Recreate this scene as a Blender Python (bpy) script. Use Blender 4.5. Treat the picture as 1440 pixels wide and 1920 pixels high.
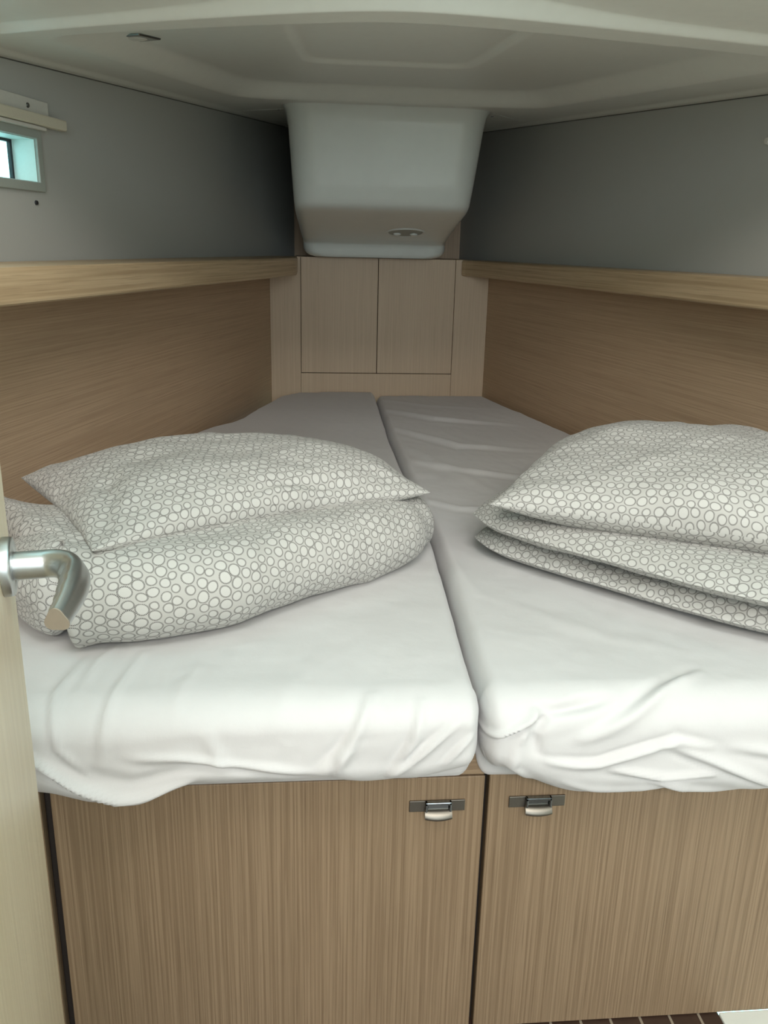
import bpy, bmesh, math
import numpy as np
from mathutils import Vector, Matrix

for o in list(bpy.data.objects):
    bpy.data.objects.remove(o, do_unlink=True)
SC = bpy.context.scene
COL = SC.collection

# ------------------------------------------------------------------ camera
PITCH, YAW, ROLL, ZC, FPX = 0.3017, 0.0931, 0.0231, 1.0304, 1600.5
cam_d = bpy.data.cameras.new('camera'); cam = bpy.data.objects.new('camera', cam_d); COL.objects.link(cam)
cy, sy = math.cos(YAW), math.sin(YAW)
Fv = Vector((sy*math.cos(PITCH), cy*math.cos(PITCH), -math.sin(PITCH)))
Rv = Vector((cy, -sy, 0)); Uv = Rv.cross(Fv)
c_, s_ = math.cos(ROLL), math.sin(ROLL)
Xv = c_*Rv + s_*Uv; Yv = -s_*Rv + c_*Uv
cam.matrix_world = Matrix(((Xv.x, Yv.x, -Fv.x, 0), (Xv.y, Yv.y, -Fv.y, 0), (Xv.z, Yv.z, -Fv.z, ZC), (0, 0, 0, 1)))
cam_d.sensor_fit = 'VERTICAL'; cam_d.sensor_height = 36.0; cam_d.lens = 36.0*FPX/1920.0
cam_d.clip_start = 0.02
SC.camera = cam

# ------------------------------------------------------------------ light
SC.view_settings.view_transform = 'Standard'; SC.view_settings.look = 'None'
SC.view_settings.gamma = 1.0; SC.view_settings.use_curve_mapping = False
SC.view_settings.exposure = 0.48
world = bpy.data.worlds.new('sky'); SC.world = world; world.use_nodes = True
bg = world.node_tree.nodes['Background']
bg.inputs['Color'].default_value = (0.50, 0.97, 1.0, 1); bg.inputs['Strength'].default_value = 2.2

def area(name, loc, target, sx, sy_, power, col):
    l = bpy.data.lights.new(name, 'AREA'); l.shape = 'RECTANGLE'; l.size = sx; l.size_y = sy_
    l.energy = power; l.color = col
    o = bpy.data.objects.new(name, l); COL.objects.link(o)
    o.location = loc
    o.rotation_euler = (Vector(target)-Vector(loc)).to_track_quat('-Z', 'Y').to_euler()
    return o
# daylight falling through the companionway behind the photographer, the hatch over the cabin entrance, and an added high fill
area('companionway_daylight', (0.35, -3.6, 1.45), (0.15, 1.2, 0.95), 1.8, 1.1, 42, (0.80, 0.91, 1.0))
area('added_high_fill', (0.2, -2.3, 2.72), (0.2, 1.6, 0.54), 1.9, 1.0, 94, (1.0, 0.965, 0.925))  # invented high lamp, added to brighten the far end of the berth
area('entrance_hatch_daylight', (0.15, 0.05, 2.02), (0.15, 0.75, 0.5), 0.6, 0.45, 8, (1.0, 0.98, 0.95))

# ------------------------------------------------------------------ node helpers
def newmat(name):
    m = bpy.data.materials.new(name); m.use_nodes = True
    nt = m.node_tree; b = nt.nodes['Principled BSDF']
    return m, nt, b
def N(nt, t, **kw):
    n = nt.nodes.new(t)
    for k, v in kw.items(): setattr(n, k, v)
    return n
def math_(nt, op, a, b=None, c=None):
    n = N(nt, 'ShaderNodeMath', operation=op)
    for i, x in enumerate((a, b, c)):
        if x is None: continue
        if isinstance(x, (int, float)): n.inputs[i].default_value = x
        else: nt.links.new(x, n.inputs[i])
    return n.outputs[0]
def mix(nt, f, a, b):
    n = N(nt, 'ShaderNodeMix', data_type='RGBA')
    for i, x in ((0, f), (6, a), (7, b)):
        if isinstance(x, (int, float)): n.inputs[i].default_value = x
        elif isinstance(x, tuple): n.inputs[i].default_value = (*x, 1)
        else: nt.links.new(x, n.inputs[i])
    return n.outputs[2]
def plain(name, col, rough=.5, metal=0, spec=.5, bump=0, bscale=200, coat=0):
    m, nt, b = newmat(name)
    b.inputs['Base Color'].default_value = (*col, 1); b.inputs['Roughness'].default_value = rough
    b.inputs['Metallic'].default_value = metal; b.inputs['Specular IOR Level'].default_value = spec
    b.inputs['Coat Weight'].default_value = coat
    tc = N(nt, 'ShaderNodeTexCoord'); no = N(nt, 'ShaderNodeTexNoise'); nt.links.new(tc.outputs['Object'], no.inputs['Vector'])
    no.inputs['Scale'].default_value = bscale; no.inputs['Detail'].default_value = 4
    mx = mix(nt, no.outputs[0], tuple(c*.965 for c in col), tuple(min(1, c*1.035) for c in col))
    nt.links.new(mx, b.inputs['Base Color'])
    if bump:
        bp = N(nt, 'ShaderNodeBump'); bp.inputs['Strength'].default_value = bump; bp.inputs['Distance'].default_value = .001
        nt.links.new(no.outputs[0], bp.inputs['Height']); nt.links.new(bp.outputs[0], b.inputs['Normal'])
    return m
def wood(name, dark, mid, light, fine=190., contrast=1., rough=.5, streak=1.):
    """UV in metres, u runs with the grain"""
    m, nt, b = newmat(name)
    tc = N(nt, 'ShaderNodeTexCoord')
    def noise(sx, sy2, det=3, dist=0., off=0.):
        mp = N(nt, 'ShaderNodeMapping'); nt.links.new(tc.outputs['UV'], mp.inputs[0])
        mp.inputs['Scale'].default_value = (sx, sy2, 1); mp.inputs['Location'].default_value = (off, off*.7, 0)
        n = N(nt, 'ShaderNodeTexNoise'); n.inputs['Scale'].default_value = 1; n.inputs['Detail'].default_value = det
        n.inputs['Distortion'].default_value = dist; nt.links.new(mp.outputs[0], n.inputs['Vector']); return n.outputs[0]
    def ramp(x, lo, hi):
        r = N(nt, 'ShaderNodeMapRange'); r.clamp = True
        r.inputs[1].default_value = lo; r.inputs[2].default_value = hi; nt.links.new(x, r.inputs[0]); return r.outputs[0]
    lines = ramp(noise(2.2, fine, 1, .25), .36, .64)
    broad = ramp(noise(.9, 14, 2, .3, 3.), .25, .75)
    pores = ramp(noise(9, fine*2.1, 1, 0, 7.), .56, .74)
    base = mix(nt, broad, mid, light)
    f1 = math_(nt, 'MULTIPLY', math_(nt, 'SUBTRACT', 1.0, lines), .62*contrast)
    c1 = mix(nt, f1, base, dark)
    c2 = mix(nt, math_(nt, 'MULTIPLY', pores, .45*contrast*streak), c1, tuple(d*.7 for d in dark))
    nt.links.new(c2, b.inputs['Base Color']); b.inputs['Roughness'].default_value = rough
    b.inputs['Specular IOR Level'].default_value = .35
    bp = N(nt, 'ShaderNodeBump'); bp.inputs['Strength'].default_value = .25; bp.inputs['Distance'].default_value = .0006
    nt.links.new(lines, bp.inputs['Height']); nt.links.new(bp.outputs[0], b.inputs['Normal'])
    return m

# ------------------------------------------------------------------ materials
M = {}
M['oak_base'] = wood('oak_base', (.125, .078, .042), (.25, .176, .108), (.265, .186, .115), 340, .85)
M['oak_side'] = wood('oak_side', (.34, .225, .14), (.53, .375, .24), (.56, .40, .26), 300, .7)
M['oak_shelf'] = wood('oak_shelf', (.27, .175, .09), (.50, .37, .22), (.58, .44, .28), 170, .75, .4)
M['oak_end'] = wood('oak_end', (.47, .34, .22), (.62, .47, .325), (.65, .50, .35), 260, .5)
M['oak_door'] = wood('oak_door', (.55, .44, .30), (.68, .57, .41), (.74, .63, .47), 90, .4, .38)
M['dark_gap'] = plain('dark_gap', (.02, .014, .01), .8)
M['liner'] = plain('white_liner', (.68, .71, .66), .28, bump=.02, bscale=30, coat=.2)
M['ceiling'] = plain('ceiling_liner', (.70, .71, .65), .42, bump=.03, bscale=60)
M['wall'] = plain('grey_vinyl', (.44, .445, .415), .6, bump=.12, bscale=900)
M['edge_seal'] = plain('edge_seal_grey', (.10, .10, .09), .6)
M['trimgrey'] = plain('window_frame_grey', (.33, .36, .32), .45)
M['reveal'] = plain('window_reveal', (.62, .74, .70), .5)
M['black'] = plain('black_rubber', (.012, .013, .016), .5)
M['white_plastic'] = plain('white_plastic', (.62, .61, .55), .4)
M['cream_plastic'] = plain('cream_plastic', (.60, .56, .44), .45)
M['nickel'] = plain('satin_nickel', (.20, .18, .15), .42, 1)
M['satin'] = plain('satin_aluminium', (.56, .58, .58), .36, 1)
M['tip'] = plain('brushed_cap', (.42, .36, .29), .6, .5)
M['chrome'] = plain('dark_chrome', (.25, .27, .27), .15, 1)
M['floor'] = None
def sheet_mat():
    m, nt, b = newmat('white_cotton_sheet')
    tc = N(nt, 'ShaderNodeTexCoord')
    n1 = N(nt, 'ShaderNodeTexNoise'); n1.inputs['Scale'].default_value = 22; n1.inputs['Detail'].default_value = 5
    nt.links.new(tc.outputs['Object'], n1.inputs[0])
    n2 = N(nt, 'ShaderNodeTexNoise'); n2.inputs['Scale'].default_value = 1300; n2.inputs['Detail'].default_value = 2
    nt.links.new(tc.outputs['Object'], n2.inputs[0])
    h = math_(nt, 'ADD', math_(nt, 'MULTIPLY', n1.outputs[0], 3.0), math_(nt, 'MULTIPLY', n2.outputs[0], .25))
    bp = N(nt, 'ShaderNodeBump'); bp.inputs['Strength'].default_value = .35; bp.inputs['Distance'].default_value = .001
    nt.links.new(h, bp.inputs['Height']); nt.links.new(bp.outputs[0], b.inputs['Normal'])
    b.inputs['Base Color'].default_value = (.585, .57, .56, 1); b.inputs['Roughness'].default_value = .85
    b.inputs['Specular IOR Level'].default_value = .15; b.inputs['Sheen Weight'].default_value = .15
    return m
M['sheet'] = sheet_mat()
def ring_mat():
    m, nt, b = newmat('dotted_ring_cotton')
    tc = N(nt, 'ShaderNodeTexCoord'); mp = N(nt, 'ShaderNodeMapping'); nt.links.new(tc.outputs['UV'], mp.inputs[0])
    k = 1/.0162
    mp.inputs['Scale'].default_value = (k, k, k)
    wn = N(nt, 'ShaderNodeTexNoise', noise_dimensions='2D'); wn.inputs['Scale'].default_value = .42; wn.inputs['Detail'].default_value = 1
    nt.links.new(mp.outputs[0], wn.inputs['Vector'])
    wv = N(nt, 'ShaderNodeVectorMath', operation='MULTIPLY_ADD'); nt.links.new(wn.outputs['Color'], wv.inputs[0])
    wv.inputs[1].default_value = (.42, .42, 0); nt.links.new(mp.outputs[0], wv.inputs[2])
    sep = N(nt, 'ShaderNodeSeparateXYZ'); nt.links.new(wv.outputs[0], sep.inputs[0])
    R3 = math.sqrt(3)
    res = []
    for off in (0., .5):
        x = math_(nt, 'ADD', sep.outputs[0], off); y = math_(nt, 'ADD', math_(nt, 'DIVIDE', sep.outputs[1], R3), off)
        ix = math_(nt, 'FLOOR', x); iy = math_(nt, 'FLOOR', y)
        cb = N(nt, 'ShaderNodeCombineXYZ'); nt.links.new(ix, cb.inputs[0]); nt.links.new(iy, cb.inputs[1]); cb.inputs[2].default_value = off*7
        rn = N(nt, 'ShaderNodeTexWhiteNoise', noise_dimensions='3D'); nt.links.new(cb.outputs[0], rn.inputs[0])
        rs = N(nt, 'ShaderNodeSeparateColor'); nt.links.new(rn.outputs['Color'], rs.inputs[0])
        r = math_(nt, 'MULTIPLY_ADD', rs.outputs[0], .13, .315)
        j = math_(nt, 'SUBTRACT', .475, r)
        th = math_(nt, 'MULTIPLY', rs.outputs[1], 6.2832)
        dx = math_(nt, 'SUBTRACT', math_(nt, 'SUBTRACT', math_(nt, 'SUBTRACT', x, ix), .5), math_(nt, 'MULTIPLY', j, math_(nt, 'COSINE', th)))
        dy = math_(nt, 'SUBTRACT', math_(nt, 'MULTIPLY', math_(nt, 'SUBTRACT', math_(nt, 'SUBTRACT', y, iy), .5), R3), math_(nt, 'MULTIPLY', j, math_(nt, 'SINE', th)))
        d = math_(nt, 'SQRT', math_(nt, 'ADD', math_(nt, 'MULTIPLY', dx, dx), math_(nt, 'MULTIPLY', dy, dy)))
        ring = math_(nt, 'LESS_THAN', math_(nt, 'ABSOLUTE', math_(nt, 'SUBTRACT', d, r)), .054)
        ang = math_(nt, 'ARCTAN2', dy, dx)
        dots = math_(nt, 'GREATER_THAN', math_(nt, 'SINE', math_(nt, 'MULTIPLY', ang, 26.0)), -.4)
        res.append((math_(nt, 'MULTIPLY', ring, math_(nt, 'MULTIPLY_ADD', dots, .66, .12)), math_(nt, 'LESS_THAN', d, r)))
    ringd = math_(nt, 'MAXIMUM', res[0][0], res[1][0]); inside = math_(nt, 'MAXIMUM', res[0][1], res[1][1])
    base = mix(nt, inside, (.465, .45, .42), (.525, .512, .48))
    colr = mix(nt, ringd, base, (.045, .038, .035))
    nt.links.new(colr, b.inputs['Base Color']); b.inputs['Roughness'].default_value = .9
    b.inputs['Specular IOR Level'].default_value = .1; b.inputs['Sheen Weight'].default_value = .1
    n2 = N(nt, 'ShaderNodeTexNoise'); n2.inputs['Scale'].default_value = 45; n2.inputs['Detail'].default_value = 6
    nt.links.new(tc.outputs['Object'], n2.inputs[0])
    bp = N(nt, 'ShaderNodeBump'); bp.inputs['Strength'].default_value = .4; bp.inputs['Distance'].default_value = .003
    nt.links.new(n2.outputs[0], bp.inputs['Height']); nt.links.new(bp.outputs[0], b.inputs['Normal'])
    return m
M['rings'] = ring_mat()
def floor_mat():
    m, nt, b = newmat('striped_cabin_sole')
    tc = N(nt, 'ShaderNodeTexCoord'); sp = N(nt, 'ShaderNodeSeparateXYZ'); nt.links.new(tc.outputs['Object'], sp.inputs[0])
    fr = math_(nt, 'FRACT', math_(nt, 'MULTIPLY', math_(nt, 'ADD', sp.outputs[0], 5.0175), 1/.0428))
    ln = math_(nt, 'LESS_THAN', fr, .085)
    n2 = N(nt, 'ShaderNodeTexNoise'); n2.inputs['Scale'].default_value = 40; nt.links.new(tc.outputs['Object'], n2.inputs[0])
    wd = mix(nt, n2.outputs[0], (.03, .017, .012), (.055, .03, .02))
    nt.links.new(mix(nt, ln, wd, (.25, .21, .16)), b.inputs['Base Color']); b.inputs['Roughness'].default_value = .4
    return m
M['floor'] = floor_mat()
def glass_mat():
    m, nt, b = newmat('window_glass')
    b.inputs['Transmission Weight'].default_value = 1; b.inputs['Roughness'].default_value = 0; b.inputs['IOR'].default_value = 1.1
    b.inputs['Base Color'].default_value = (.9, 1, 1, 1)
    return m
M['glass'] = glass_mat()

# ------------------------------------------------------------------ mesh helpers
def link(name, me, mat, parent=None, smooth=False):
    o = bpy.data.objects.new(name, me); COL.objects.link(o)
    if mat is not None: me.materials.append(M[mat] if isinstance(mat, str) else mat)
    if parent is not None: o.parent = parent
    if smooth:
        for p in me.polygons: p.use_smooth = True
    return o
def tag(o, label=None, cat=None, group=None, kind=None):
    if label: o['label'] = label
    if cat: o['category'] = cat
    if group: o['group'] = group
    if kind: o['kind'] = kind
    return o
def empty(name, label, cat, group=None, loc=(0, 0, 0)):
    o = bpy.data.objects.new(name, None); COL.objects.link(o); o.empty_display_size = .05
    return tag(o, label, cat, group)
def grid_mesh(name, P, uv=None, closeu=False):
    """P: (n,m,3)"""
    n, m = P.shape[:2]
    me = bpy.data.meshes.new(name)
    idx = np.arange(n*m).reshape(n, m)
    if closeu: idx = np.vstack([idx, idx[:1]])
    a, b, c, d = idx[:-1, :-1], idx[1:, :-1], idx[1:, 1:], idx[:-1, 1:]
    F = np.stack([a, b, c, d], -1).reshape(-1, 4)
    me.from_pydata(P.reshape(-1, 3).tolist(), [], F.tolist())
    if uv is not None:
        l = me.uv_layers.new(name='UVMap'); vi = np.empty(len(me.loops), np.int32); me.loops.foreach_get('vertex_index', vi)
        l.data.foreach_set('uv', uv.reshape(-1, 2)[vi].ravel())
    return me
def set_uv(bm, g, c):
    """planar uv in metres: u along g (grain), v across"""
    g = Vector(g).normalized(); c = Vector(c).normalized(); t = g.cross(c)
    uvl = bm.loops.layers.uv.verify()
    for f in bm.faces:
        n = f.normal
        cc = t if abs(n.dot(c)) > .7 else c
        for lp in f.loops: lp[uvl].uv = (lp.vert.co.dot(g), lp.vert.co.dot(cc)+.37*n.dot(c))
def prism(bm, poly, z0, z1):
    vb = [bm.verts.new((x, y, z0)) for x, y in poly]; vt = [bm.verts.new((x, y, z1)) for x, y in poly]
    n = len(poly)
    bm.faces.new(vb[::-1]); bm.faces.new(vt)
    for i in range(n): bm.faces.new((vb[i], vb[(i+1) % n], vt[(i+1) % n], vt[i]))
def box(bm, x0, x1, y0, y1, z0, z1):
    prism(bm, [(x0, y0), (x1, y0), (x1, y1), (x0, y1)], z0, z1)
def obox(bm, o, ax, ay, az, lx, ly, lz):
    """oriented box from origin corner o along unit axes"""
    o, ax, ay, az = Vector(o), Vector(ax)*lx, Vector(ay)*ly, Vector(az)*lz
    v = [bm.verts.new(o+ax*i+ay*j+az*k) for k in (0, 1) for j in (0, 1) for i in (0, 1)]
    for f in ((0, 2, 3, 1), (4, 5, 7, 6), (0, 1, 5, 4), (2, 6, 7, 3), (0, 4, 6, 2), (1, 3, 7, 5)): bm.faces.new([v[i] for i in f])
def bmobj(name, bm, mat, parent=None, bevel=0, seg=2, g=None, c=None, smooth=False):
    bmesh.ops.recalc_face_normals(bm, faces=bm.faces)
    if bevel:
        bmesh.ops.bevel(bm, geom=[e for e in bm.edges if e.calc_face_angle(0) > .6], offset=bevel, segments=seg, profile=.5, affect='EDGES')
        bmesh.ops.recalc_face_normals(bm, faces=bm.faces)
    bm.normal_update()
    if g: set_uv(bm, g, c)
    me = bpy.data.meshes.new(name); bm.to_mesh(me); bm.free()
    o = link(name, me, mat, parent, smooth)
    return o

# numpy noise ------------------------------------------------------
_r = np.random.RandomState(5); _T = _r.rand(64, 64)
def vnoise(x, y):
    xi = np.floor(x).astype(int); yi = np.floor(y).astype(int); fx = x-xi; fy = y-yi
    fx = fx*fx*(3-2*fx); fy = fy*fy*(3-2*fy)
    g = lambda a, b: _T[a % 64, b % 64]
    return (g(xi, yi)*(1-fx)*(1-fy)+g(xi+1, yi)*fx*(1-fy)+g(xi, yi+1)*(1-fx)*fy+g(xi+1, yi+1)*fx*fy)*2-1
def fbm(x, y, o=3):
    return sum(vnoise(x*2**i+17*i, y*2**i+5*i)*.5**i for i in range(o))
def crease(X, Y, pts, amp, w, groove=0.):
    """ridge along a polyline in the (X,Y) chart, fading at its ends; groove adds a hollow beside it"""
    pts = [np.array(p, float) for p in pts]
    L = [0]
    for a, b in zip(pts[:-1], pts[1:]): L.append(L[-1]+np.linalg.norm(b-a))
    best = np.full(X.shape, 1e9); bt = np.zeros(X.shape); sgn = np.zeros(X.shape)
    for i, (a, b) in enumerate(zip(pts[:-1], pts[1:])):
        d = b-a; l = np.linalg.norm(d)+1e-9
        t = np.clip(((X-a[0])*d[0]+(Y-a[1])*d[1])/l**2, 0, 1)
        dx = X-a[0]-t*d[0]; dy = Y-a[1]-t*d[1]; D = np.hypot(dx, dy); s = (dx*d[1]-dy*d[0])/l
        k = D < best
        best = np.where(k, D, best); bt = np.where(k, (L[i]+t*l)/L[-1], bt); sgn = np.where(k, s, sgn)
    env = np.clip(np.sin(np.pi*np.clip(bt*.86+.07, 0, 1)), 0, 1)**.8
    out = amp*np.exp(-(best/w)**2)*env
    if groove: out -= groove*np.exp(-((sgn-1.4*w)/w)**2)*np.exp(-(best/(3*w))**2)*env
    return out
def smooth(x, a, b):
    t = np.clip((x-a)/(b-a), 0, 1); return t*t*(3-2*t)

# ------------------------------------------------------------------ room geometry
AL, AR = 0.262, -0.183                 # plan angles of the hull sides
PL = np.array((-.125, 3.0)); PR = np.array((.624, 3.0))
UL = np.array((-math.sin(AL), -math.cos(AL))); UR = np.array((-math.sin(AR), -math.cos(AR)))
NL = np.array((math.cos(AL), -math.sin(AL))); NR = np.array((-math.cos(AR), math.sin(AR)))   # into the cabin
def xl(y): return PL[0]+np.tan(AL)*(y-3.0)
def xr(y): return PR[0]+np.tan(AR)*(y-3.0)
def WL(s, z, off=0.): p = PL+UL*s+NL*off; return (p[0], p[1], z)
def WR(s, z, off=0.): p = PR+UR*s+NR*off; return (p[0], p[1], z)
def zceil(y): return 1.313+.063*(y-1.6)
SHZ, SHB, BASE = .9916, .9386, .406

# floor
bm = bmesh.new(); box(bm, -1.7, .577, -4.1, 1.0, -.03, 0.0)
tag(bmobj('floor', bm, 'floor'), 'dark cabin sole with thin pale stripes below the berth front', kind='structure')
bm = bmesh.new(); box(bm, .577, 2.1, -4.1, .899, -.03, .004)
tag(bmobj('trim_1', bm, 'liner', bevel=.002), 'white moulded liner beside the striped floor', kind='structure')

# invented saloon shell behind the camera, added to shut out the sky's light
bm = bmesh.new()
box(bm, -1.7, 2.1, -4.1, -4.05, 0, 2.85); box(bm, -1.7, -1.65, -4.05, .52, 0, 2.85); box(bm, 2.05, 2.1, -4.05, .52, 0, 2.85)
box(bm, -1.65, -.77, .50, .52, 0, 2.85); box(bm, 1.06, 2.05, .50, .52, 0, 2.85); box(bm, -1.65, 2.05, .50, .85, 2.83, 2.85)
bmobj_later = bm
# left wall: grey vinyl above the shelf with the port cut out, oak panel below
S0, S1 = -.36, 2.55
wz0, wz1, ws0, ws1 = 1.1255, 1.198, 1.3655, 1.66
def wall_piece(bm, W, s0, s1, z0, z1, th=.03):
    p = [W(s0, z0), W(s1, z0), W(s1, z1), W(s0, z1), W(s0, z0, -th), W(s1, z0, -th), W(s1, z1, -th), W(s0, z1, -th)]
    v = [bm.verts.new(q) for q in p]
    for f in ((0, 1, 2, 3), (4, 7, 6, 5), (0, 4, 5, 1), (1, 5, 6, 2), (2, 6, 7, 3), (3, 7, 4, 0)): bm.faces.new([v[i] for i in f])
tag(bmobj('wall_added_shell', bmobj_later, 'liner'), 'pale saloon bulkheads behind the photographer', kind='structure')
bm = bmesh.new(); box(bm, -1.7, 2.1, -4.1, .52, 2.85, 2.88)
tag(bmobj('ceiling_added_shell', bm, 'liner'), 'added pale lid over the invented shell behind the camera', kind='structure')  # unseen lid of the invented shell, closes it against the sky
bm = bmesh.new()
wall_piece(bm, WL, S0, ws0, .97, 1.46); wall_piece(bm, WL, ws1, S1, .97, 1.46)
wall_piece(bm, WL, ws0, ws1, .97, wz0); wall_piece(bm, WL, ws0, ws1, wz1, 1.46)
wl = tag(bmobj('wall_left', bm, 'wall'), 'grey vinyl hull side with a small port light', kind='structure')
bm = bmesh.new(); wall_piece(bm, WL, S0+.35, S1, 0, .975)
bmobj('oak_panel', bm, 'oak_side', wl, g=(UL[0], UL[1], 0), c=(0, 0, 1))
bm = bmesh.new(); wall_piece(bm, WR, S0, S1, .97, 1.46)
wr = tag(bmobj('wall_right', bm, 'wall'), 'plain grey vinyl hull side above the right shelf', kind='structure')
bm = bmesh.new(); wall_piece(bm, WR, S0+.35, S1, 0, .975)
bmobj('oak_panel', bm, 'oak_side', wr, g=(UR[0], UR[1], 0), c=(0, 0, 1))
bm = bmesh.new(); box(bm, -.10, .62, 3.30, 3.33, .5, 1.47)
tag(bmobj('wall_back', bm, 'oak_side', g=(0, 0, 1), c=(1, 0, 0)), 'oak bulkhead behind the white housing', kind='structure')

# ceiling: moulded liner with a stepped recess, rising behind a curved edge at the cabin entrance
nx, ny = 300, 340
U_, V_ = np.meshgrid(np.linspace(0, 1, nx), np.linspace(0, 1, ny), indexing='ij')
def yarc(x): return 1.098+np.where(x < .13, .57, .30)*(np.sqrt((x-.13)**2+.01)-.1)
Yg = 1.1+V_*(3.34-1.1)
Xg = (xl(Yg)-.012)*(1-U_)+(xr(Yg)+.012)*U_
Yg = yarc(Xg)+V_*(3.34-yarc(Xg)); Xg = (xl(Yg)-.012)*(1-U_)+(xr(Yg)+.012)*U_
def rsd(*ds, k=.03):
    """smooth minimum of edge distances: soft corners"""
    d = np.stack(ds); return -k*np.log(np.exp(-d/k).sum(0))
def zliner(Xg, Yg):
    dA = rsd(Xg-(-.152+.262*(Yg-2.2)), (.553+.207*(2.23-Yg))-Xg, 2.235-Yg, Yg-yarc(Xg)-.10, k=.03)
    dB = rsd((Xg+.045)-.07*(Yg-1.25), .345-.03*(Yg-1.2)-Xg, 1.862-Yg, Yg-yarc(Xg)-.10, (2.12-Yg-.9*(Xg-.15)), k=.02)
    return zceil(Yg)+.034*smooth(dA, -.03, .03)+.008*smooth(dB, -.004, .012)+.006*smooth(rsd(Xg-xl(Yg)-.02, xr(Yg)-.02-Xg), 0, .02)
Zg = zliner(Xg, Yg)
# front return: quarter round then up
x0 = Xg[:, 0]; y0 = Yg[:, 0]; z0 = Zg[:, 0]
rows = []
hr = .010+.017*np.exp(-((x0-.12)/.20)**2)
for k in range(40, 0, -1):
    if k <= 14:
        q = k/14; rows.append(np.stack([x0, y0-.020*q, z0+hr*q*q*(3-2*q)], -1))
    elif k <= 24:
        q = (k-14)/10; rows.append(np.stack([x0, y0-.020-.22*q, z0+hr], -1))
    else:
        q = (k-24)/16; rows.append(np.stack([x0, y0-.24-.03*min(1, q*4), z0+hr+1.6*max(0., q-.06)], -1))
P = np.concatenate([np.stack(rows, 1), np.stack([Xg, Yg, Zg], -1)], 1)
ceil = link('ceiling', grid_mesh('ceiling', P), 'ceiling', smooth=True)
tag(ceil, 'moulded off-white ceiling liner with a stepped recess', kind='structure')
for nm, q, poly in (('corner_cover', 0, [(-.225, 2.70), (-.06, 2.52), (-.03, 2.62), (-.03, 3.28), (-.055, 3.28)]),
                    ('corner_cover', 1, [(.66, 2.72), (.50, 2.44), (.47, 2.55), (.49, 3.28), (.57, 3.28)])):
    bm = bmesh.new(); prism(bm, poly, 0, .004)
    for v in bm.verts: v.co.z += zceil(v.co.y)+.0045
    bmobj(nm, bm, 'ceiling', ceil, bevel=.0015)
for W, wobj, u in ((WL, wl, UL), (WR, wr, UR)):
    bm = bmesh.new(); vs = []
    for s_i in (-.2, 2.1):
        zc_ = zceil(3.0+u[1]*s_i)
        vs.append([bm.verts.new(W(s_i, zc_+dz, o_)) for dz, o_ in ((-.0018, .0), (-.0018, .0012), (.004, .0012), (.004, .0))])
    for i in range(4): bm.faces.new((vs[0][i], vs[0][(i+1) % 4], vs[1][(i+1) % 4], vs[1][i]))
    bm.faces.new(vs[0][::-1]); bm.faces.new(vs[1])
    bmobj('edge_seal', bm, 'edge_seal', wobj)
def disc(name, c, n, r, th, mat, parent, seg=20):
    bm = bmesh.new()
    bmesh.ops.create_cone(bm, cap_ends=True, segments=seg, radius1=r, radius2=r*.86, depth=th)
    n = Vector(n).normalized(); R_ = n.to_track_quat('Z', 'Y').to_matrix().to_4x4()
    bmesh.ops.transform(bm, matrix=Matrix.Translation(Vector(c)+n*th/2) @ R_, verts=bm.verts)
    return bmobj(name, bm, mat, parent)
disc('screw', (-.073, 2.54, zceil(2.54)+.0045), (0, 0, -1), .0035, .002, 'chrome', ceil)
disc('screw', (.504, 2.50, zceil(2.50)+.0045), (0, 0, -1), .0035, .002, 'chrome', ceil)

# window
win = bpy.data.objects.new('window_1', None); COL.objects.link(win); tag(win, 'small rectangular port light in the left hull side', kind='structure')
def ring_frame(bm, W, s0, s1, z0, z1, w, o0, o1):
    """rectangular frame outside the s/z opening, w wide, from offset o0 to o1"""
    def loop(a, off): return [bm.verts.new(W(s, z, off)) for s, z in ((s0-a, z0-a), (s1+a, z0-a), (s1+a, z1+a), (s0-a, z1+a))]
    A, B, C_, D_ = loop(0, o0), loop(0, o1), loop(w, o1), loop(w, o0)
    for p, q in ((A, B), (B, C_), (C_, D_), (D_, A)):
        for i in range(4): bm.faces.new((p[i], p[(i+1) % 4], q[(i+1) % 4], q[i]))
bm = bmesh.new(); ring_frame(bm, WL, ws0, ws1, wz0, wz1, .0155, .0, .006); bmobj('window_frame', bm, 'trimgrey', win, bevel=.0015)
bm = bmesh.new(); ring_frame(bm, WL, ws0+.0012, ws1-.0012, wz0+.0012, wz1-.0012, .0095, -.053, .0002); bmobj('window_reveal', bm, 'reveal', win)
bm = bmesh.new(); ring_frame(bm, WL, ws0+.007, ws1-.007, wz0+.006, wz1-.006, .0068, -.050, -.043); bmobj('rubber_seal', bm, 'black', win)
bm = bmesh.new(); wall_piece(bm, lambda s, z, off=0.: WL(s, z, off-.046), ws0+.001, ws1-.001, wz0+.001, wz1-.001, .003); bmobj('pane', bm, 'glass', win)

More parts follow.
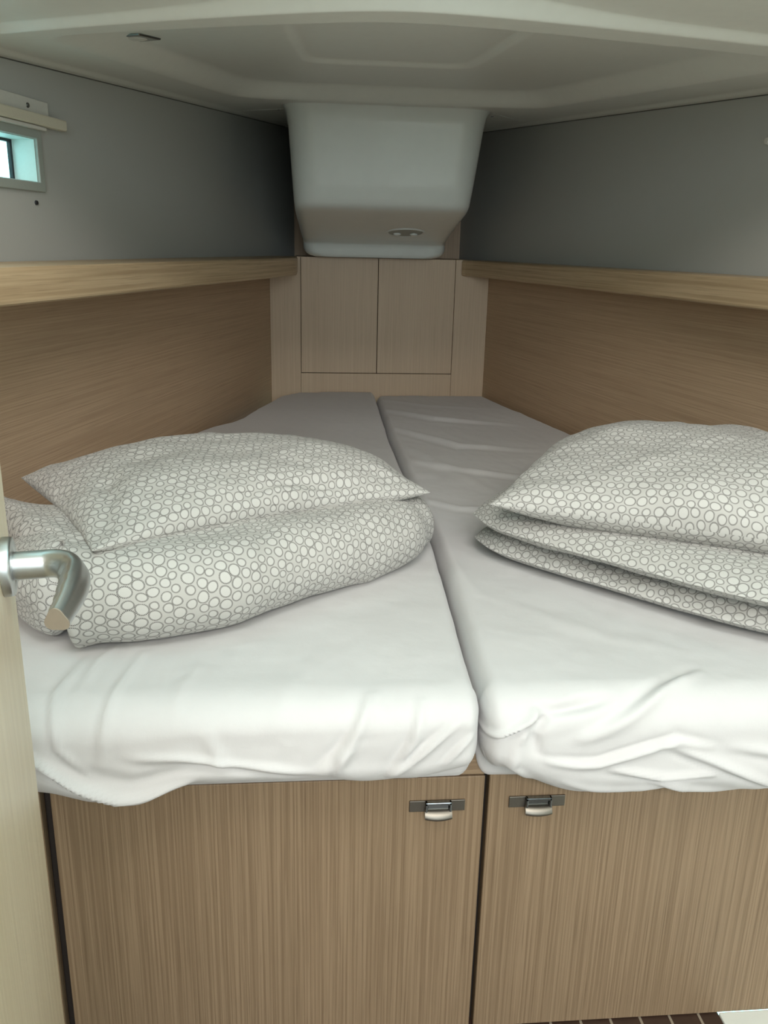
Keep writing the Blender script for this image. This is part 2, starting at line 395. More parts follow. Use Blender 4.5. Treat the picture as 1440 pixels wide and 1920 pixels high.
# blind rail above the port
bl = empty('window_blind', 'pale roller blind rail with a mounting plate above the port light', 'blind')
bm = bmesh.new(); obox(bm, WL(1.317, 1.2335, .0005), (UL[0], UL[1], 0), (NL[0], NL[1], 0), (0, 0, 1), .36, .004, .029)
bmobj('mounting_plate', bm, 'white_plastic', bl, bevel=.0012)
bm = bmesh.new(); obox(bm, WL(1.284, 1.219, .0048), (UL[0], UL[1], 0), (NL[0], NL[1], 0), (0, 0, 1), .39, .016, .0185)
bmobj('rail', bm, 'cream_plastic', bl, bevel=.003, seg=3)
bm = bmesh.new(); obox(bm, WL(1.345, 1.212, .0055), (UL[0], UL[1], 0), (NL[0], NL[1], 0), (0, 0, 1), .33, .010, .0065)
bmobj('rolled_fabric', bm, 'white_plastic', bl, bevel=.0025)
disc('screw', WL(1.383, 1.2495, .0047), (NL[0], NL[1], 0), .0045, .0015, 'chrome', bl)
tag(disc('snap_stud', WL(1.378, 1.091, .0002), (NL[0], NL[1], 0), .0042, .003, 'black', None), 'small dark stud on the grey wall just below the port light', 'stud')
tag(disc('snap_button', WR(1.345, 1.236, .0002), (NR[0], NR[1], 0), .0065, .005, 'white_plastic', None), 'small white button on the right grey wall', 'button')

# recessed ceiling light
cl = empty('ceiling_light', 'small square recessed spotlight in the ceiling liner', 'light')
lx, ly = -.281, 1.62
lc = Vector((lx, ly, float(zliner(np.array(lx), np.array(ly)))+.001))
def tilt(bm, c, rz):
    bmesh.ops.transform(bm, matrix=Matrix.Translation(c) @ Matrix.Rotation(rz, 4, 'Z') @ Matrix.Rotation(math.atan(.063), 4, 'X'), verts=bm.verts)
bm = bmesh.new(); box(bm, -.030, .030, -.028, .028, -.0035, .02)
tilt(bm, lc, -.52); bmobj('bezel', bm, 'chrome', cl, bevel=.002)
bm = bmesh.new(); bmesh.ops.create_uvsphere(bm, u_segments=24, v_segments=12, radius=.018)
for v in bm.verts: v.co.z = v.co.z*.12-.0035
tilt(bm, lc, -.52); bmobj('lens', bm, 'white_plastic', cl, smooth=True)

# shelves
def shelf(name, poly, g, label, bev=.006):
    bm = bmesh.new(); prism(bm, poly, SHB, SHZ)
    o = bmobj(name, bm, 'oak_shelf', bevel=bev, seg=3, g=(g[0], g[1], 0), c=(0, 0, 1)); tag(o, label, 'shelf', 'shelves along the hull sides'); return o
def fl(y): return -.5062+math.tan(.2537)*(y-.9)
def fr(y): return .875+math.tan(-.1503)*(y-.9)
def arc(p0, p1, p2, n=7): return [tuple((1-t)**2*np.array(p0)+2*t*(1-t)*np.array(p1)+t*t*np.array(p2)) for t in np.linspace(0, 1, n)]
ysh = .62
pl = [(fl(ysh), ysh)]+arc((fl(2.69), 2.69), (fl(2.75), 2.75), (-.031, 2.80))+[(-.031, 2.9985)]+[(xl(2.9985)+.001, 2.9985), (xl(ysh)+.001, ysh)]
shelf('shelf', pl, (math.sin(.2537), math.cos(.2537)), 'oak shelf with a deep front edge along the left hull side, under the port light')
pr = [(fr(ysh), ysh)]+arc((fr(2.80), 2.80), (fr(2.96), 2.95), (.525, 2.9985))+[(xr(2.9985)-.001, 2.9985), (xr(ysh)-.001, ysh)]
shelf('shelf', pr[::-1], (math.sin(-.1503), math.cos(.1503)), 'oak shelf with a deep front edge along the right hull side')

# end cabinet
ec = empty('end_cabinet', 'narrow oak cabinet with two small doors across the head of the berth', 'cabinet')
ZD = .6034; XE = (-.0203, .2421, .5069); gp = .0012
bm = bmesh.new(); box(bm, -.12, .62, 3.014, 3.295, .42, .987); bmobj('carcass', bm, 'dark_gap', ec)
bm = bmesh.new(); box(bm, -.04, .56, 3.02, 3.297, .9872, .9915); bmobj('counter_top', bm, 'oak_end', ec, g=(1, 0, 0), c=(0, 1, 0))
for a, b in ((-.1245, XE[0]-gp), (XE[2]+gp*.6, .6235)):
    bm = bmesh.new(); box(bm, a, b, 3.0, 3.013, .42, SHZ); bmobj('stile', bm, 'oak_end', ec, bevel=.0006, seg=1, g=(0, 0, 1), c=(1, 0, 0))
bm = bmesh.new(); box(bm, XE[0]-gp*.4, XE[2], 3.0, 3.013, .42, ZD-.0012); bmobj('bottom_rail', bm, 'oak_end', ec, bevel=.0006, seg=1, g=(0, 0, 1), c=(1, 0, 0))
for a, b in ((XE[0]+gp*.4, XE[1]-gp), (XE[1]+gp, XE[2]-gp*.8)):
    bm = bmesh.new(); box(bm, a, b, 2.999, 3.0135, ZD+.0012, SHZ); bmobj('door', bm, 'oak_end', ec, bevel=.0008, seg=1, g=(0, 0, 1), c=(1, 0, 0))

# moulded housing hanging under the ceiling
rings = [  # z, yfront, x left, x right, corner radius
 (1.392, 2.268, -.105, .520, .12), (1.378, 2.292, -.078, .494, .10), (1.366, 2.312, -.060, .477, .085), (1.35, 2.325, -.051, .467, .075),
 (1.32, 2.333, -.046, .461, .07), (1.25, 2.345, -.041, .453, .068), (1.19, 2.355, -.037, .446, .066), (1.150, 2.364, -.034, .441, .064),
 (1.138, 2.370, -.033, .440, .063), (1.129, 2.380, -.032, .438, .06), (1.122, 2.396, -.031, .437, .06), (1.116, 2.42, -.030, .437, .06),
 (1.106, 2.48, -.028, .438, .06), (1.092, 2.57, -.024, .441, .06), (1.078, 2.66, -.021, .444, .06), (1.064, 2.745, -.017, .447, .06), (1.054, 2.80, -.014, .449, .058),
 (1.0485, 2.825, -.012, .450, .056), (1.0465, 2.836, -.012, .451, .055), (1.0475, 2.846, -.012, .452, .055), (1.045, 2.862, -.012, .453, .05), (1.0405, 2.885, -.012, .455, .05), (1.0375, 2.905, -.011, .457, .05),
 (1.034, 2.913, -.011, .459, .045), (1.02, 2.917, -.010, .459, .045), (1.010, 2.919, -.006, .455, .045), (1.003, 2.921, .001, .448, .045), (.9975, 2.924, .012, .437, .045), (.9935, 2.93, .03, .418, .045)]
R_ = []
NS = 14
for z, yf, a, b, r in rings:
    L = [(a, 3.299)]+[(a, yy) for yy in np.linspace(3.25, yf+r, 8)]
    L += [(a+r-r*math.cos(t), yf+r-r*math.sin(t)) for t in np.linspace(0, math.pi/2, NS)[1:]]
    L += [(xx, yf) for xx in np.linspace(a+r, b-r, 14)[1:-1]]
    L += [(b-r+r*math.sin(t), yf+r-r*math.cos(t)) for t in np.linspace(0, math.pi/2, NS)]
    L += [(b, yy) for yy in np.linspace(yf+r, 3.25, 8)[1:]]+[(b, 3.299)]
    R_.append([(x, y, z+(.063*(y-2.3)*smooth(np.array(z), 1.3, 1.39) if z > 1.3 else 0)) for x, y in [(min(max(x_, xl(y_)+.003), xr(y_)-.003), y_) for x_, y_ in L]])
P = np.array(R_)
lh = empty('locker_housing', 'white moulded housing bulging down from the ceiling above the end cabinet', 'housing')
me = grid_mesh('housing_shell', P); 
sh = link('housing_shell', me, 'liner', lh, smooth=True)
# handle recess on the underside
def under(y): return float(np.interp(y, [r[1] for r in rings[10:18]], [r[0] for r in rings[10:18]]))
cy0 = 2.70; cx0 = .298
slope = math.atan((under(2.76)-under(2.60))/.16)
def usurf(x, y, d): return (x, y, under(y)-d)
ring = []
for k in range(40):
    t = 2*math.pi*k/40
    row = []
    for rr, d in ((1.02, -.0005), (1.0, .002), (.95, .0035), (.90, .0022), (.86, .0006)):
        row.append(usurf(cx0+.060*rr*math.cos(t), cy0+.066*rr*math.sin(t), d))
    ring.append(row)
link('recess_rim', grid_mesh('recess_rim', np.array(ring), closeu=True), 'liner', lh, smooth=True)
bm = bmesh.new(); vs = [bm.verts.new(usurf(cx0+.052*math.cos(2*math.pi*k/40), cy0+.057*math.sin(2*math.pi*k/40), .0007)) for k in range(40)]; bm.faces.new(vs)
bmobj('recess_cup', bm, 'trimgrey', lh)
for dx in (-.024, .027):
    bm = bmesh.new(); bmesh.ops.create_uvsphere(bm, u_segments=16, v_segments=10, radius=1)
    bmesh.ops.transform(bm, matrix=Matrix.Translation(usurf(cx0+dx, cy0+.016, .002)) @ Matrix.Rotation(slope, 4, 'X') @ Matrix.Diagonal((.012, .012, .005, 1)), verts=bm.verts)
    bmobj('finger_boss', bm, 'liner', lh, smooth=True)

# ------------------------------------------------------------------ berth base
bb = empty('berth_base', 'oak berth base with two latched doors under the mattresses', 'cabinet')
bm = bmesh.new(); prism(bm, [(xl(.918)+.003, .918), (xr(.918)-.003, .918), (xr(2.99)-.003, 2.99), (xl(2.99)+.003, 2.99)], .0, BASE-.006)
bmobj('carcass', bm, 'dark_gap', bb)
bm = bmesh.new(); prism(bm, [(xl(.917)+.003, .917), (xr(.917)-.003, .917), (xr(2.99)-.003, 2.99), (xl(2.99)+.003, 2.99)], BASE-.005, BASE)
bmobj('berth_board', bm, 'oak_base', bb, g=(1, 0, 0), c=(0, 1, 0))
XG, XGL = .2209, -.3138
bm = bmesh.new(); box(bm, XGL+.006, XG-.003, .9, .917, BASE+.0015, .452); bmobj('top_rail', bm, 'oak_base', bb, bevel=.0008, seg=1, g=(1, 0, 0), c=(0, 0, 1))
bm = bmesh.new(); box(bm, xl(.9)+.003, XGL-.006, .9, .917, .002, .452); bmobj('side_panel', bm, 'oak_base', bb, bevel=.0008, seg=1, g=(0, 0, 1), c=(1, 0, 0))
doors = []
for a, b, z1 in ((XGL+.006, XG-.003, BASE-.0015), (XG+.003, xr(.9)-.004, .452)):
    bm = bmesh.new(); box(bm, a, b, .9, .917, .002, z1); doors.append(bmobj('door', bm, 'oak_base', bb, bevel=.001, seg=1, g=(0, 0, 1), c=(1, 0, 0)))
def latch(door, x0, x1, zc, lab):
    w = x1-x0; cx = (x0+x1)/2+.001
    bm = bmesh.new(); box(bm, x0, x1, .8975, .8999, zc-.0078, zc+.0078); p = bmobj('latch_plate', bm, 'nickel', door, bevel=.0006); p['label'] = lab
    hw = .0165
    # bail: frame standing proud of the plate
    bm = bmesh.new()
    for a, b, c0, c1 in ((-hw, hw, .0045, .0085), (-hw, -hw+.003, -.0075, .0085), (hw-.003, hw, -.0075, .0085)):
        box(bm, cx+a, cx+b, .8915, .8976, zc+c0, zc+c1)
    box(bm, cx-hw+.003, cx+hw-.003, .8955, .8976, zc-.0075, zc+.0045)
    bmobj('latch_bail', bm, 'chrome', door, bevel=.0008)
    # curved finger lip
    n, m = 21, 9; Pt = np.zeros((n, m, 3)); Pb = np.zeros((n, m, 3))
    for i in range(n):
        t = -1+2*i/(n-1)
        for j in range(m):
            q = j/(m-1)
            out = .010*math.sqrt(max(0, 1-.35*t*t))
            a = q*math.radians(75)
            y = .896-out*math.sin(a)/math.sin(math.radians(75))
            z = zc-.003-.0105*(1-math.cos(a))/(1-math.cos(math.radians(75)))*math.sqrt(1-.25*t*t)
            Pt[i, j] = (cx+t*hw*1.03, y, z); Pb[i, j] = (cx+t*hw*1.03, y+.0014, z-.0016)
    PP = np.concatenate([Pt, Pb[:, ::-1]], 1); PP = np.concatenate([PP, PP[:, :1]], 1)
    o = link('latch_pull', grid_mesh('latch_pull', PP), 'nickel', door, smooth=True)
latch(doors[0], .124, .194, .3652, 'satin nickel latch plate')
latch(doors[1], .250, .322, .3668, 'satin nickel latch plate')

# ------------------------------------------------------------------ mattresses
def rounded_box(nxs, nys, nzs):
    """unit cube surface grid: list of faces as (u,v,w) arrays, welded later"""
    bm = bmesh.new(); vd = {}
    def V(i, j, k):
        if (i, j, k) not in vd: vd[(i, j, k)] = bm.verts.new((i/nxs, j/nys, k/nzs))
        return vd[(i, j, k)]
    for i in range(nxs):
        for j in range(nys):
            bm.faces.new((V(i, j, nzs), V(i+1, j, nzs), V(i+1, j+1, nzs), V(i, j+1, nzs)))
            bm.faces.new((V(i, j, 0), V(i, j+1, 0), V(i+1, j+1, 0), V(i+1, j, 0)))
    for i in range(nxs):
        for k in range(nzs):
            bm.faces.new((V(i, 0, k), V(i+1, 0, k), V(i+1, 0, k+1), V(i, 0, k+1)))
            bm.faces.new((V(i, nys, k), V(i, nys, k+1), V(i+1, nys, k+1), V(i+1, nys, k)))
    for j in range(nys):
        for k in range(nzs):
            bm.faces.new((V(0, j, k), V(0, j, k+1), V(0, j+1, k+1), V(0, j+1, k)))
            bm.faces.new((V(nxs, j, k), V(nxs, j+1, k), V(nxs, j+1, k+1), V(nxs, j, k+1)))
    return bm
YF = .842
def mattress(name, xa, xb, ztop, zbot_front, creases, r=(.018, .05, .042), y1=2.985, label='', seed=0., noise=.0022, back=None):
    nxs, nys, nzs = 170, 330, 46
    bm = rounded_box(nxs, nys, nzs)
    me = bpy.data.meshes.new(name); bm.to_mesh(me); bm.free()
    n = len(me.vertices); co = np.empty(n*3); me.vertices.foreach_get('co', co); co = co.reshape(-1, 3)
    u, v, w = co.T
    y0 = YF
    v = v**1.55                                   # finer rows towards the front
    # local metric box
    yy = y0+v*(y1-y0)
    A = xa(yy); B = xb(yy); W_ = B-A
    H = .134
    px = u*W_; py = yy-y0; pz = w*H; LY = y1-y0
    rx, ry, rz = r
    # superelliptic rounding: pull towards inner box
    R = np.full(n, rz)
    cx = np.clip(px, rx, W_-rx); cyy = np.clip(py, ry, LY-ry); cz = np.clip(pz, rz, H-rz)
    dx = (px-cx)/rx; dy = (py-cyy)/ry; dz = (pz-cz)/rz
    m = np.maximum(np.maximum(np.abs(dx), np.abs(dy)), np.abs(dz))
    nn = np.sqrt(dx**2+dy**2+dz**2)+1e-9
    f = np.where(nn > 0, m/nn, 1)
    nxv, nyv, nzv = dx/nn, dy/nn, dz/nn
    X = A+cx+dx*f*rx; Y = y0+cyy+dy*f*ry; Z = cz+dz*f*rz
    # chart for wrinkles: y on top, unrolled down the front
    arc_ = np.arctan2(np.maximum(-dy, 0), np.maximum(dz, 1e-6)); arc_ = np.where(dz <= 0, np.pi/2, arc_)
    t = np.where(dy < -1e-6, y0+ry-arc_*.045-1.3*np.maximum(H-rz-Z, 0), Y)
    d = noise*fbm(X*7+seed, t*5, 3)+.0006*fbm(X*40, t*30+seed, 2)
    for (pts, amp, ww, gr) in creases: d = d+1.3*crease(X, t, pts, amp, ww*.82, gr)
    topish = (nzv > -.3)
    d = np.where(topish | (nyv < -.5), d, 0)
    flat = nn < 1e-6
    nzv = np.where(flat, 1, nzv)
    X = X+nxv*d*.5; Y = Y+nyv*d; Z = Z+nzv*d
    # vertical mapping with a wavy lower edge at the front
    zb = np.where(Y < .9, zbot_front(X), BASE+.001)
    zb = zb+(BASE+.001-zb)*smooth(Y, .885, .899)
    zt = ztop(X, Y) if callable(ztop) else ztop
    Z = zb+(Z/H)*(zt-zb)
    if back is not None: Z = back(X, Y, Z, w)
    co = np.stack([X, Y, Z], -1)
    me.vertices.foreach_set('co', co.ravel()); me.update()
    o = link(name, me, 'sheet', None, smooth=True)
    tag(o, label, 'mattress')
    return o
def xseam(y): return .2+.0*y+.024*smooth(y, .8, 1.5)+.012*smooth(y, 2.2, 3.0)
def zbotL(x):
    return .4265-.003*np.sin(x*23)+.0155*smooth(x, .12, .215)-.019*smooth(-x, .135, .20)*(1-.75*smooth(-x, .24, .315))+.004*np.exp(-((x-.02)/.03)**2)
def zbotR(x):
    return .443-.050*smooth(x, .20, .34)+.0035*np.sin(x*17+1)
def xleft(y): return xl(y)+.008+.052*smooth(y, 2.30, 2.50)+.11*np.clip((y-2.78)/.21, 0, 1)**3
CL = [([(0.07, 0.871), (0.037, 0.781), (0.034, 0.738)], .0062, .0085, .004),
 ([(0.128, 0.862), (0.118, 0.807), (0.093, 0.735)], .0062, .007, .004),
 ([(0.165, 0.83), (0.098, 0.740)], .0058, .0075, .004), ([(0.183, 0.80), (0.156, 0.75)], .0045, .006, .003),
 ([(0.05, .80), (0.012, 0.735)], .005, .012, .002),
 ([(-0.24, 1.00), (-0.255, 0.96), (-0.259, 0.89)], .0028, .006, 0), ([(-0.205, 0.98), (-0.223, 0.853), (-0.23, 0.79)], .0036, .007, .001),
 ([(-0.272, 0.965), (-0.284, 0.885), (-0.274, 0.813), (-0.244, 0.77)], .0042, .007, .0015),
 ([(-0.111, 0.825), (-0.095, 0.755)], .0038, .011, 0), ([(-0.19, 0.80), (-0.1, .77), (-0.0, 0.744)], .0055, .010, .003),
 ([(-0.34, 0.82), (-0.298, 0.787), (-0.262, 0.757), (-0.215, 0.736), (-.14, .731)], .012, .0085, .008),
 ([(-0.28, .785), (-0.2, .76), (-.06, .76)], -.004, .015, 0), ([(-.13, .95), (-.15, .86)], .002, .008, 0), ([(-.02, .9), (-.04, .83)], .002, .012, 0)]
CR = [([(0.475, 0.905), (0.371, 0.842), (0.315, 0.817)], .0055, .010, .004),
 ([(0.345, 0.862), (0.271, 0.849), (0.255, 0.819), (0.263, 0.785)], -.0085, .009, 0), ([(.30, .86), (.262, .845), (0.245, .80)], .006, .008, 0),
 ([(0.205, 0.795), (0.232, .82), (0.262, 0.842)], .008, .006, .005),
 ([(0.47, 0.80), (0.43, 0.812), (0.339, 0.779), (0.280, 0.772)], .0062, .008, .004),
 ([(0.42, 0.805), (0.50, .765), (0.57, 0.730)], .0062, .008, .004), ([(0.355, 0.768), (0.418, 0.751), (0.48, 0.753)], .006, .007, .003),
 ([(0.41, 0.742), (0.46, 0.722), (.52, .71)], .005, .007, .003), ([(.5, .80), (.6, .78)], .004, .01, .002),
 ([(0.30, .74), (.36, .725), (.45, .727)], .003, .008, 0), ([(.24, .79), (.235, .74), (.27, .70)], .005, .010, .002),
 ([(0.249, 2.68), (0.384, 2.50), (0.60, 2.42)], .006, .022, .003), ([(0.247, 2.36), (0.388, 2.129), (0.56, 2.09)], .006, .020, .003),
 ([(0.26, 1.97), (0.36, 1.88), (0.52, 1.80)], .005, .02, .002), ([(0.24, 1.66), (0.30, 1.59), (.42, 1.56)], .004, .016, .001),
 ([(0.25, 2.15), (0.382, 1.72)], .003, .02, 0), ([(0.24, 2.86), (0.4, 2.74), (.58, 2.70)], .004, .02, 0), ([(.26, 1.15), (.4, 1.0), (.47, .97)], .0015, .02, 0),
 ([(.24, 1.50), (.235, 1.3), (.25, 1.15)], .003, .012, 0)]
mattress('mattress', xleft, lambda y: xseam(y)-.0012, lambda X, Y: .541+.004*smooth(Y, 2.2, 2.9), zbotL, CL, label='white sheeted mattress half on the left, with a loose hanging corner by the door')
mattress('mattress', lambda y: xseam(y)+.0012, lambda y: xr(y)-.010-.0*y, lambda X, Y: .541-.006*smooth(Y, 2.0, 2.9), zbotR, CR, r=(.020, .05, .045), seed=9.3, noise=.003,
         label='white sheeted mattress half on the right, creased along its front')

# ------------------------------------------------------------------ soft goods
def soft_sheet(name, C, T, mat, disp=None, parent=None, p=2.6, q=.5, pv=None, flat=.0, uvs=(0, 0), pads=None):
    """C: (n,m,3) centre surface, T half thickness (scalar/array); closed soft body"""
    n, m = C.shape[:2]
    du = np.gradient(C, axis=0); dv = np.gradient(C, axis=1)
    Nn = np.cross(du, dv); Nn /= np.linalg.norm(Nn, axis=2, keepdims=True)+1e-12
    su = -np.cos(np.pi*np.arange(n)/(n-1)); sv = -np.cos(np.pi*np.arange(m)/(m-1))
    a = (1-np.abs(su)**p)[:, None]; b = (1-np.abs(sv)**(pv or p))[None, :]
    prof = np.clip(a*b, 0, 1)**q
    th = prof*T
    d1 = d2 = 0
    if disp is not None: d1, d2 = disp
    edge = np.clip(prof*3, 0, 1)
    top = C+Nn*(th+d1*edge)[..., None]; bot = C-Nn*(th+d2*edge)[..., None]
    # weld borders
    me = bpy.data.meshes.new(name)
    it = np.arange(n*m).reshape(n, m); ib = it+n*m
    ib2 = ib.copy(); ib2[0] = it[0]; ib2[-1] = it[-1]; ib2[:, 0] = it[:, 0]; ib2[:, -1] = it[:, -1]
    def quads(i): return np.stack([i[:-1, :-1], i[1:, :-1], i[1:, 1:], i[:-1, 1:]], -1).reshape(-1, 4)
    F = np.concatenate([quads(it), quads(ib2)[:, ::-1]])
    allv = np.concatenate([top.reshape(-1, 3), bot.reshape(-1, 3)])
    used, inv = np.unique(F, return_inverse=True)
    me.from_pydata(allv[used].tolist(), [], inv.reshape(F.shape).tolist())
    # uv: arc length over the outer surface
    def arcs(S):
        lu = np.concatenate([np.zeros((1, m)), np.cumsum(np.linalg.norm(np.diff(S, axis=0), axis=2), 0)], 0)
        lv = np.concatenate([np.zeros((n, 1)), np.cumsum(np.linalg.norm(np.diff(S, axis=1), axis=2), 1)], 1)
        lu = np.percentile(lu, 85, axis=1)[:, None]+0*lu; lv = np.percentile(lv, 85, axis=0)[None, :]+0*lv
        return np.stack([lu, lv], -1)
    ut = arcs(top)+np.array(uvs); ub = arcs(bot)*np.array((-1, 1))+np.array(uvs)
    l = me.uv_layers.new(name='UVMap'); nl_ = len(me.loops)
    fl_ = F.ravel(); nt_ = (n-1)*(m-1)*4
    uva = np.empty((nl_, 2)); uva[:nt_] = ut.reshape(-1, 2)[fl_[:nt_] % (n*m)]; uva[nt_:] = ub.reshape(-1, 2)[fl_[nt_:] % (n*m)]
    l.data.foreach_set('uv', uva.ravel())
    return link(name, me, mat, parent, smooth=True)
def cheb(n): return (1-np.cos(np.pi*np.arange(n)/(n-1)))/2
def lerp_curve(pts, t):
    """smooth (Catmull-Rom like) interpolation of points with parameters"""
    tt = np.array([p[0] for p in pts]); V = np.array([p[1:] for p in pts], float)
    # cubic hermite with finite differences
    g = np.gradient(V, tt, axis=0)
    i = np.clip(np.searchsorted(tt, t, side='right')-1, 0, len(tt)-2)
    h = (tt[i+1]-tt[i])[:, None]; s = ((t-tt[i])/(tt[i+1]-tt[i]))[:, None]
    return (2*s**3-3*s**2+1)*V[i]+(s**3-2*s**2+s)*h*g[i]+(-2*s**3+3*s**2)*V[i+1]+(s**3-s**2)*h*g[i+1]
def pillow(name, A, B, C, D, T, label, sag=None, bow=.03, disp=None, n=190, uvs=(0, 0), creases=(), edge_drop=0., noise=.004, seed=0., q=.46, p=2.3):
    """A front-left, B front-right, C back-right, D back-left corners"""
    u, v = np.meshgrid(cheb(n), cheb(n), indexing='ij')
    su, sv = 2*u-1, 2*v-1
    bu, bv = bow if isinstance(bow, tuple) else (bow, bow)
    u2 = u+bu*su*-1*(1-sv**2)*np.abs(su)**3*-1*-1; v2 = v-bv*sv*(1-su**2)*np.abs(sv)**3
    A, B, C, D = (np.array(k, float) for k in (A, B, C, D))
    u2, v2 = u2[..., None], v2[..., None]
    S = A*(1-u2)*(1-v2)+B*u2*(1-v2)+C*u2*v2+D*(1-u2)*v2
    if sag is not None: S[..., 2] += sag(su, sv)
    d1 = noise*fbm(u*4+seed, v*4, 3); d2 = noise*.3*fbm(u*5+seed+3, v*5, 2)
    for (pts, amp, w, gr) in creases: d1 = d1+crease(u, v, pts, amp, w, gr)
    o = soft_sheet(name, S, T, 'rings', (d1, d2), p=p, q=q, uvs=uvs)
    tag(o, label, 'pillow'); return o

# left duvet: folded over once, the fold towards the entrance
def duvet(name, front, back, prof_pts, T, label, n=240, m=200, creases=(), noise=.003, zfun=None, seed=0., uvs=(0, 0), tfun=None, q=.5, p=15):
    """front(v),back(v): plan curves; prof_pts: list (b,z) of the folded centreline"""
    pp = np.array(prof_pts, float); seg = np.concatenate([[0], np.cumsum(np.linalg.norm(np.diff(pp, axis=0), axis=1))]); seg /= seg[-1]
    u = cheb(n); v = cheb(m)
    # mostly uniform u so the fold stays smooth
    uu = .5*u+.5*np.linspace(0, 1, n)
    b = np.interp(uu, seg, pp[:, 0]); z = np.interp(uu, seg, pp[:, 1])
    Fr = front(v); Bk = back(v)
    L = np.linalg.norm(Bk-Fr, axis=1); D_ = (Bk-Fr)/L[:, None]
    C = np.zeros((n, m, 3))
    cor = .04*np.clip(1-v/.10, 0, 1)**2+.04*np.clip(1-(1-v)/.10, 0, 1)**2
    bb = b[:, None]+cor[None]*np.clip(1-b/.12, 0, 1)[:, None]
    C[..., :2] = Fr[None]+D_[None]*bb[..., None]
    C[..., 2] = z[:, None]
    Ug, Vg = np.meshgrid(uu, v, indexing='ij')
    if zfun is not None: C = zfun(C, Ug, Vg, b[:, None]+0*Vg)
    d = noise*fbm(Vg*9+seed, Ug*12, 3); d2 = noise*.4*fbm(Vg*9+seed+5, Ug*12, 3)
    for (pts, amp, w, gr) in creases: d = d+crease(Vg, Ug, pts, amp, w, gr)
    Tt = T if tfun is None else tfun(Ug, Vg)
    return tag(soft_sheet(name, C, Tt, 'rings', (d2, d), p=p, q=q, pv=12, uvs=uvs), label, 'duvet')

zm = .5415
def ufold(depth, z0, z1, r=None, nb=8):
    r = (z1-z0)/2; pts = [(depth, z0)]+[(x, z0) for x in np.linspace(depth, 2*r, 6)[1:]]
    pts += [(2*r-r*math.sin(a)*1.0, (z0+z1)/2-r*math.cos(a)) for a in np.linspace(0, math.pi, 14)]
    pts += [(x, z1) for x in np.linspace(2*r, depth, 6)[1:]]
    return pts
FL = [(0, -.395, 1.10), (.12, -.312, .995), (.25, -.225, .968), (.4, -.12, 1.0), (.62, .017, 1.11), (.85, .15, 1.235), (1, .218, 1.345)]
def frontL(v): return lerp_curve(FL, v)
def backL(v): return frontL(v)+np.stack([-.145+.03*v, .32+.0*v], -1)
def zL(C, U, V, b):
    # thinner and lower to the right, loose hump at left
    k = 1-.30*smooth(V, .55, 1.0)
    C[..., 2] = zm+(C[..., 2]-zm)*k
    top = smooth(U, .5, .6)
    C[..., 2] += .004*np.sin(V*9)*top
    lf = (1-smooth(V, 0., .22))*(1-smooth(b, .10, .28))
    C[..., 0] += .050*lf*smooth(U, .50, .60); C[..., 1] += .020*lf*smooth(U, .50, .60)
    C[..., 2] -= .010*lf*smooth(U, .56, .62)
    return C
duvet('duvet', frontL, backL, ufold(.335, zm+.031, zm+.091), .030, 'thick folded duvet with dotted rings under the left pillow, beside the door lever', zfun=zL, seed=1.,
      creases=[([(.10, .30), (.17, .42), (.165, .52), (.13, .62)], -.017, .014, -.008), ([(.19, .36), (.20, .48), (.18, .56)], .006, .02, 0),
               ([(.06, .44), (.12, .50)], -.006, .02, 0), ([(.5, .53), (.54, .60)], -.006, .02, 0), ([(.28, .5), (.36, .56)], -.004, .02, 0),
               ([(.72, .38), (.78, .5)], .004, .03, 0), ([(.9, .35), (.93, .5), (.88, .6)], -.006, .02, -.003)])
pillow('pillow', (-.262, 1.005, .672), (.198, 1.318, .655), (.02, 1.665, .655), (-.457, 1.365, .668), .052, 'ring patterned pillow on the left duvet, beside the door lever',
       bow=(.02, .05), uvs=(.31, .17), seed=2., noise=.0075, sag=lambda a, b: .022*(1-a*a)*(1-b*b)-.004,
       creases=[([(.02, .02), (.10, .25), (.14, .5)], -.008, .03, 0), ([(.05, .9), (.3, .7), (.5, .55)], -.004, .04, 0), ([(.95, .05), (.8, .2)], .005, .03, 0), ([(.3, .02), (.5, .1), (.8, .03)], -.006, .025, 0)])
# right duvet: two layers showing their rolled edges
FR = [(0, .252, 1.305), (.2, .352, 1.185), (.4, .445, 1.085), (.6, .538, .99), (.8, .635, .915), (1, .735, .85)]
def frontR(v): return lerp_curve(FR, v)
def backR(v): return frontR(v)+np.stack([.17+.02*v, .26-.02*v], -1)
def sfold(depth, z0, z1):
    r = (z1-z0)/2
    pts = [(.018, z0)]+[(x, z0) for x in np.linspace(.018, depth-r, 6)[1:]]
    pts += [(depth-r+r*math.sin(a), (z0+z1)/2-r*math.cos(a)) for a in np.linspace(0, math.pi, 12)]
    pts += [(x, z1) for x in np.linspace(depth-r, .0, 6)[1:]]
    return pts
duvet('duvet', frontR, backR, sfold(.29, zm+.0225, zm+.068), .0258, 'flat folded duvet with dotted rings under the right pillow', seed=4., uvs=(.4, .9),
      creases=[([(.05, .9), (.12, .8)], -.004, .02, 0), ([(.25, .95), (.3, .85)], -.004, .02, 0)])
pillow('pillow', (.274, 1.215, .662), (.80, .935, .660), (.905, 1.36, .70), (.53, 1.63, .675), .066, 'ring patterned pillow on the right duvet, cut by the right edge of the photo',
       bow=(.02, .03), uvs=(.77, .4), seed=6., noise=.008, p=3.0, q=.5, sag=lambda a, b: .016*(1-a*a)*(1-b*b))

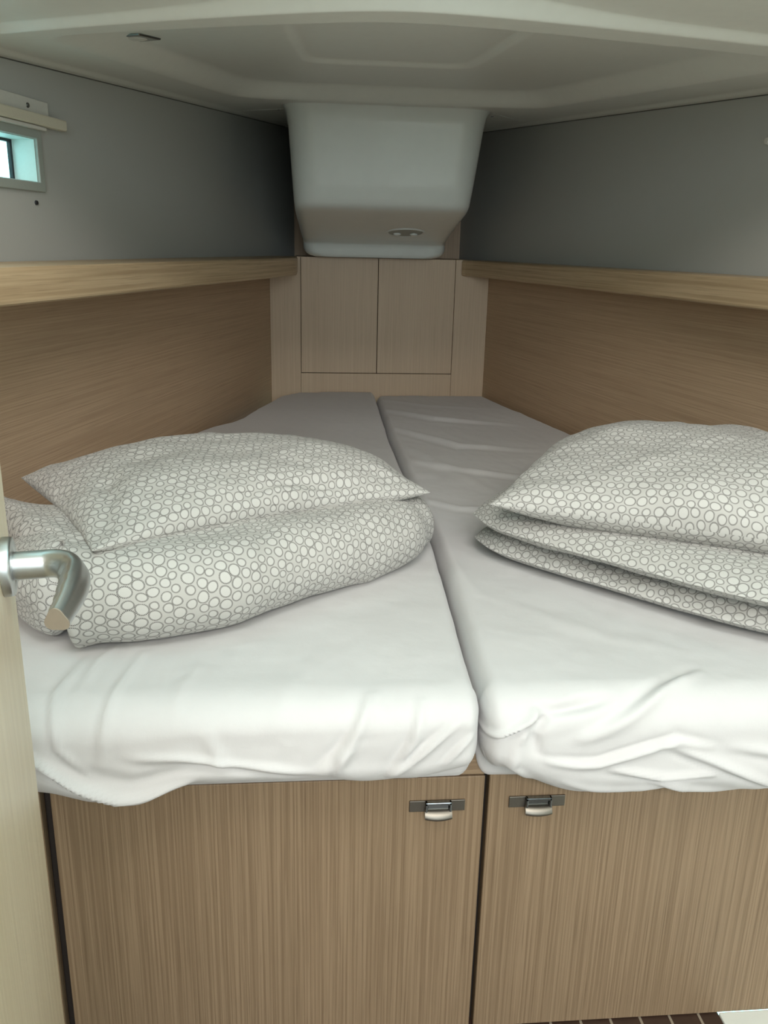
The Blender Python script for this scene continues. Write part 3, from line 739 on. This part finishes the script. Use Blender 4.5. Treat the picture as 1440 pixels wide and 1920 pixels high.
# ------------------------------------------------------------------ foreground door with lever
DM = Matrix.Translation((-.2725, .765, 0)) @ Matrix.Rotation(math.radians(11), 4, 'Z')   # leaf face x=0, free edge y=0
bm = bmesh.new(); box(bm, -.032, 0, -.62, 0, .02, 1.24)
dr = tag(bmobj('door_1', bm, 'oak_door', bevel=.002, g=(0, 0, 1), c=(0, 1, 0)), 'open pale oak cabin door with a metal lever', kind='structure')
dr.matrix_world = DM
hd = bpy.data.objects.new('door_handle', None); COL.objects.link(hd); hd.parent = dr; hd['label'] = 'satin metal lever handle'
hx, hy, hz = 0, -.046, .757
def lathe_x(name, prof, mat, parent, seg=48):
    P = np.array([[(hx+a, hy+r*math.cos(2*math.pi*k/seg), hz+r*math.sin(2*math.pi*k/seg)) for a, r in prof] for k in range(seg)])
    return link(name, grid_mesh(name, P, closeu=True), mat, parent, smooth=True)
lathe_x('rosette', [(0.0002, .0262), (.0062, .0262), (.0074, .0258), (.0082, .0248), (.0086, .0225), (.0086, .0125), (.0070, .0122), (.0070, .0001)], 'satin', hd)
path = [(.0072+.026*t, 0, 0) for t in np.linspace(0, 1, 14)]
for a in np.linspace(0, math.pi/2, 30)[1:]: path.append((.0332+.0275*math.sin(a), -.040*(1-math.cos(a)), .001*math.sin(2*a)))
for t in np.linspace(0, 1, 44)[1:]: path.append((.0607-.010*t*t, -.040-.069*t, -.007*t*t))
path = np.array(path)+np.array((hx, hy, hz))
Tn = np.gradient(path, axis=0); Tn /= np.linalg.norm(Tn, axis=1)[:, None]
sarc = np.concatenate([[0], np.cumsum(np.linalg.norm(np.diff(path, axis=0), axis=1))])
seg = 56; P = np.zeros((seg, len(path), 3))
for i, (p_, t_) in enumerate(zip(path, Tn)):
    up = np.array((0, 0, 1.)); side = np.cross(t_, up); side /= np.linalg.norm(side); up = np.cross(side, t_)
    k = float(smooth(np.array(sarc[i]), .026, .075)); e = float(smooth(np.array(sarc[i]), .09, sarc[-1]))
    for j in range(seg):
        a = 2*math.pi*j/seg; ca, sa = math.cos(a), math.sin(a)
        # round neck to a three-lobed grip: ridge on top, flat outer flank, wavy finger side
        r0 = .0125
        rl = (.0116-.0026*e)*(1+.13*math.cos(3*(a-math.pi/2)))
        wob = 0
        if sarc[i] > .058: wob = .0012*math.sin((sarc[i]-.058)/.0185*2*math.pi)*max(0., ca)*min(1, (sarc[-1]-sarc[i])/.012)
        P[j, i] = p_+side*((1-k)*r0*ca+k*(rl*ca*1.02+wob))+up*((1-k)*r0*sa+k*rl*sa*1.1)
link('lever', grid_mesh('lever', P, closeu=True), 'satin', hd, smooth=True)
bm = bmesh.new(); vs = [bm.verts.new(P[j, -1]+Tn[-1]*.0001) for j in range(seg)]; bm.faces.new(vs)
ex = bmesh.ops.extrude_face_region(bm, geom=list(bm.faces)); bmesh.ops.translate(bm, vec=Vector(Tn[-1]*.0012), verts=[e for e in ex['geom'] if isinstance(e, bmesh.types.BMVert)])
bmobj('end_cap', bm, 'tip', hd)
